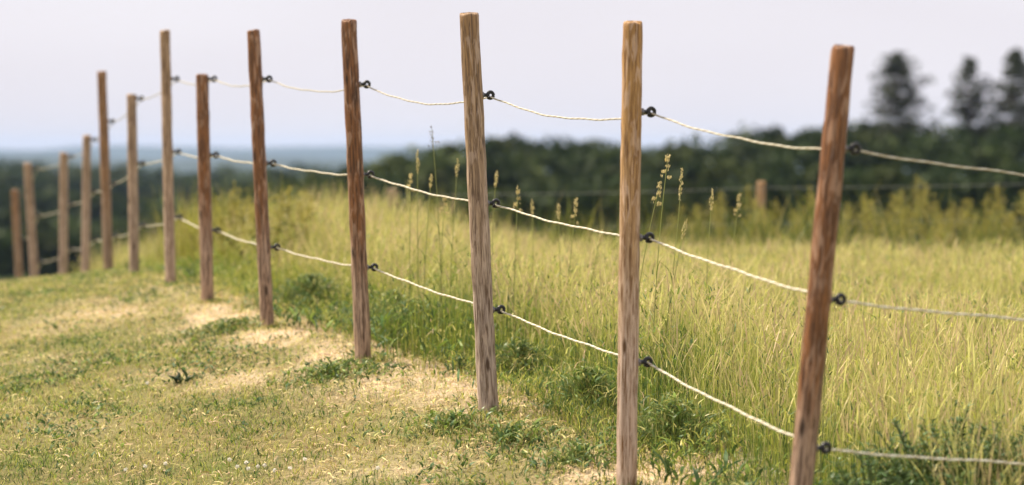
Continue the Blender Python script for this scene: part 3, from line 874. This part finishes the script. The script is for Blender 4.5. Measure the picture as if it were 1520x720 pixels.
for (tp, fx, Y, hd, bd, hl, lab) in STALKS:
    tip = px(*tp, Y); foot = np.array([(fx + rng.normal(0, 13) - 760) / F * Y, Y + .05, 0]); foot[2] = float(ground(foot[0], foot[1])) - .01
    seed_grass(foot, tip, hd, lab, bd + rng.normal(0, .03), hl * 1.15, (.66, .56, .28) if hd != 'loose' else (.22, .18, .14))

# ------------------------------------------------------------------ single leafy weeds
def weed(foot, H, Rd, n, leaf, cols, label, name='leafy_weed', stems=14, plume=None, cat='weed', group=None, erect=.5):
    foot = np.asarray(foot, float)
    root = empty(name, tuple(foot), label, cat, group)
    sb, lb, fb = MB(), MB(), MB()
    for k in range(stems):
        a = rng.uniform(0, 6.28); rr = Rd * math.sqrt(rng.random()); hh = H * rng.uniform(.6, 1.0) * (1 - .35 * (rr / Rd) ** 2)
        b0 = np.array([math.cos(a) * rr * .3, math.sin(a) * rr * .3, -.01]); e = np.array([math.cos(a) * rr, math.sin(a) * rr, hh])
        t = np.linspace(0, 1, 8)[:, None]; P_ = b0 + (e - b0) * t; P_[:, :2] = b0[:2] + (e[:2] - b0[:2]) * t ** 1.5
        sb.tube(P_, np.linspace(.003, .0012, 8), 4, (.12, .15, .05), caps=False)
        m_ = max(3, n // stems); q = rng.uniform(.15, 1, m_)
        pos = np.stack([np.interp(q, t[:, 0], P_[:, c]) for c in range(3)], -1)
        cc = np.array(cols)[rng.integers(0, len(cols), m_)] * rng.uniform(.75, 1.25, (m_, 1))
        blades(lb, pos, leaf * rng.uniform(.6, 1.2, m_), leaf * .32 * rng.uniform(.6, 1.2, m_), cc * .85, cc, rng.uniform(.4, 2.2, m_), 4, prof=[.2, .8, 1., .7, .08])
        if plume is not None:
            m_ = 60; q = rng.random(m_); sp = .06 * (1 - q) + .014
            pos = e + np.stack([rng.normal(size=m_) * sp, rng.normal(size=m_) * sp, (q - .4) * .24], -1)
            cc = np.array(plume) * rng.uniform(.7, 1.25, (m_, 1))
            fb = MB(); fb.tube([e - [0, 0, .1], e + [0, 0, .15]], .003, 4, plume)
            for pz in pos: fb.tube([e + [0, 0, (pz - e)[2] - .02], pz, pz + [0, 0, .006]], [.0012, .0012, .004], 3, plume)
            blades(fb, pos, rng.uniform(.012, .03, m_), rng.uniform(.008, .014, m_), cc, cc, rng.uniform(.2, 1.5, m_), 2); fb.build('flower_head', M_leaf, root)
    sb.build('stem', M_leaf, root); lb.build('foliage', M_leaf, root)
def grass_tuft(foot, H, Rd, n, label, group, name='grass_tuft', cat='grass tuft', leafy=.3):
    root = empty(name, tuple(foot), label, cat, group)
    rr = np.abs(rng.normal(0, .55, n)) * Rd; a = rng.uniform(0, 2 * np.pi, n)
    dx_, dy_ = rr * np.cos(a), rr * np.sin(a)
    pos = np.stack([dx_, dy_, ground(foot[0] + dx_, foot[1] + dy_) - foot[2] - .005], -1)
    c1 = pick([G_mid, G_blue, (.18, .25, .07), (.15, .22, .06), (.46, .44, .14)], [.2, .2, .2, .2, .2], n) * .9
    m = MB()
    blades(m, pos, H * rng.uniform(.35, 1.05, n) * np.exp(-(rr / Rd) ** 2 * .5), rng.uniform(.003, .007, n), c1 * .6, c1, rng.uniform(.05, .9, n), 4)
    k = rng.random(n) < leafy; p2 = pos[k].copy(); m2 = len(p2)
    p2[:, 2] += H * rng.uniform(.1, .8, m2) * np.exp(-(rr[k] / Rd) ** 2)
    blades(m, p2, rng.uniform(.02, .05, m2), rng.uniform(.008, .016, m2), c1[k] * .9, c1[k], rng.uniform(.3, 2.2, m2), 4, prof=[.25, .85, 1., .7, .08])
    m.build('leaves', M_leaf, root)
WG = [G_blue, G_mid, (.13, .20, .06), (.24, .28, .06), (.10, .165, .045)]
def ground_at(xp, Y):
    x = (xp - 760) / F * Y
    return np.array([x, Y, float(ground(x, Y))])
LOW = [  # px x, distance, height, radius, leaves, label
 (1400, 8.45, .46, .34, 3600, 'large dark bushy weed filling the bottom right corner under the lowest rope'),
 (1500, 8.5, .45, .34, 3400, 'dark bushy weed at the right edge of the photo behind the lowest rope'),
 (1300, 8.3, .34, .22, 2000, 'low dark weed just right of the foot of the leaning brown post'),
 (1450, 7.9, .32, .26, 1800, 'dark weed along the bottom edge at the right, nearest of the dark weeds'),
 (462, 14.6, .26, .24, 1500, 'round blue green weed cushion behind the gap between the two reddish posts'),
 (625, 12.9, .27, .20, 1400, 'soft green weed cushion between the reddish post and the knotty post'),
 (585, 13.6, .24, .20, 1000, 'smaller green weed cushion touching the reddish post with the pale foot'),
 (870, 10.6, .22, .15, 1000, 'green leafy weed in the grass left of the tan post, behind the lowest rope'),
 (1000, 9.8, .24, .16, 1100, 'green leafy weed right of the tan post below the lowest rope'),
 (1100, 8.3, .22, .14, 900, 'green leafy weed low between the tan post and the leaning brown post'),
 (1160, 7.7, .30, .12, 700, 'broad green weed against the left side of the leaning brown post at the bottom'),
 (775, 11.6, .20, .14, 700, 'small green leafy weed right of the knotty post under its lowest ring'),
]
for k, (xp, Y, H, Rd, n, lab) in enumerate(LOW):
    if k >= 4:
        grass_tuft(ground_at(xp, Y), H * 1.0, Rd * 1.75, int(n * .8), lab, 'green tufts among the meadow grass', 'leafy_weed', 'weed', .8); continue
    weed(ground_at(xp, Y), H, Rd, n, .03, [(.07, .12, .035), G_blue, (.13, .20, .05)], lab, stems=90, group='leafy weeds among the meadow grass')
p = on_ground(270, 572); weed(p, .05, .05, 16, .06, [(.03, .055, .02)], 'tiny dark broad-leaved weed alone on the mown grass at the left', stems=5, group='leafy weeds on the mown strip')
p = on_ground(687, 556); weed(p, .09, .04, 22, .05, [(.05, .09, .03)], 'small upright broad-leaved weed on dry ground left of the knotty post', stems=5, group='leafy weeds on the mown strip')
for (a, b, lab) in [(670, 640, 'green leafy tuft on the lawn in front of the knotty post'), (490, 560, 'green leafy tuft on the lawn below the reddish post with the pale foot'),
                    (340, 492, 'green leafy tuft on the lawn below the short brown post'), (860, 690, 'green leafy tuft with upright blades at the bottom left of the tan post'), (760, 655, 'green leafy tuft on the lawn between the knotty post and the tan post')]:
    p = on_ground(a, b); grass_tuft(p, .075, .33, 520, lab, 'green tufts on the mown strip', leafy=.5)
YG = [(.15, .19, .045), (.27, .27, .07), (.08, .115, .03), (.30, .25, .08)]
TALL = [(345, 19.3, 282, 'yellow plume'), (402, 17.6, 292, ''), (1092, 24, 282, ''), (1180, 23, 300, ''), (1215, 25, 288, ''), (1315, 24, 272, ''), (1350, 26, 282, ''), (1402, 23.5, 285, ''), (1440, 26, 292, ''), (1488, 24, 278, ''), (1030, 26, 298, ''), (1550, 25, 280, ''), (455, 19.5, 288, '')]
TL = ['tall yellow flowered weed between the short brown post and the dark brown post',
      'tall yellow flowered weed just right of the dark brown post',
      'blurred yellow flowered weed left of the far pale stake',
      'blurred yellow flowered weed between the far pale stake and the leaning brown post',
      'blurred yellow flowered weed close to the left side of the leaning brown post',
      'blurred yellow flowered weed under the broad dark tree',
      'blurred yellow flowered weed below the right half of the broad dark tree',
      'blurred yellow flowered weed between the broad dark tree and the slim dark tree',
      'blurred yellow flowered weed under the slim dark tree',
      'blurred yellow flowered weed below the pointed tree at the right edge',
      'blurred yellow flowered weed just right of the arching stalk by the tan post',
      'yellow flowered weed standing beyond the right edge of the photo',
      'tall yellow flowered weed left of the reddish post with the pale foot']
for (xp, Y, yt, _), lab in zip(TALL, TL):
    g = ground_at(xp, Y); H = px(xp, yt, Y)[2] - g[2]
    weed(g, H * 1.03, .45, 480, .075, YG, lab, stems=13, plume=(.46, .41, .10), name='flowering_weed', group='tall flowering weeds at the edge of the meadow')

# white clover flowers on the lawn
def clover(p, r, label):
    root = empty('clover_flower', tuple(p), label, 'flower', 'white clover flowers on the lawn')
    h = .03 + rng.random() * .02
    s = MB(); s.tube([(0, 0, -.005), (0.002, 0, h)], .001, 4, (.15, .2, .06)); s.build('stem', M_leaf, root)
    b = MB(); n = 46
    d = rng.normal(size=(n, 3)); d /= np.linalg.norm(d, axis=1)[:, None]
    c = np.array([.002, 0, h + r * .7]); L = r * 1.0
    q = np.cross(d, rng.normal(size=(n, 3))); q /= np.linalg.norm(q, axis=1)[:, None]
    V = np.stack([c + d * L * .2, c + d * L * .7 + q * L * .22, c + d * L, c + d * L * .7 - q * L * .22], 1)
    b.add(V.reshape(-1, 3), np.arange(4 * n).reshape(-1, 4), np.repeat(np.array([[.85, .82, .76]]) * rng.uniform(.8, 1.1, (n, 1)), 4, 0))
    b.build('flower_head', M_leaf, root)
for (a, b) in [(352, 713), (368, 716), (382, 708), (392, 705), (407, 715), (430, 712), (452, 702), (245, 708), (215, 708), (186, 712), (340, 700), (218, 580), (560, 716), (365, 704)]:
    clover(on_ground(a, b), .0095, 'small white clover flower in the mown grass')
clover(on_ground(1147, 716), .012, 'larger white clover flower at the foot of the leaning brown post')

# ------------------------------------------------------------------ haze
hz = MB()
X0, X1, Y0, Y1, Z0, Z1 = -7500, 7500, -80, 12000, -90, 60
v = [(a, b, c) for c in (Z0, Z1) for (a, b) in ((X0, Y0), (X1, Y0), (X1, Y1), (X0, Y1))]
hz.add(v, [[0, 3, 2, 1], [4, 5, 6, 7], [0, 1, 5, 4], [1, 2, 6, 5], [2, 3, 7, 6], [3, 0, 4, 7]])
mh, t, o_ = new_mat('haze_air')
pv = t.nodes.new("ShaderNodeVolumePrincipled")
pv.inputs['Color'].default_value = (.46, .63, 1.0, 1)
pv.inputs['Density'].default_value = 0.62e-4
t.links.new(pv.outputs[0], o_.inputs['Volume'])
tag(hz.build('haze', mh), 'pale blue haze over the distant hills', 'haze', kind='stuff')
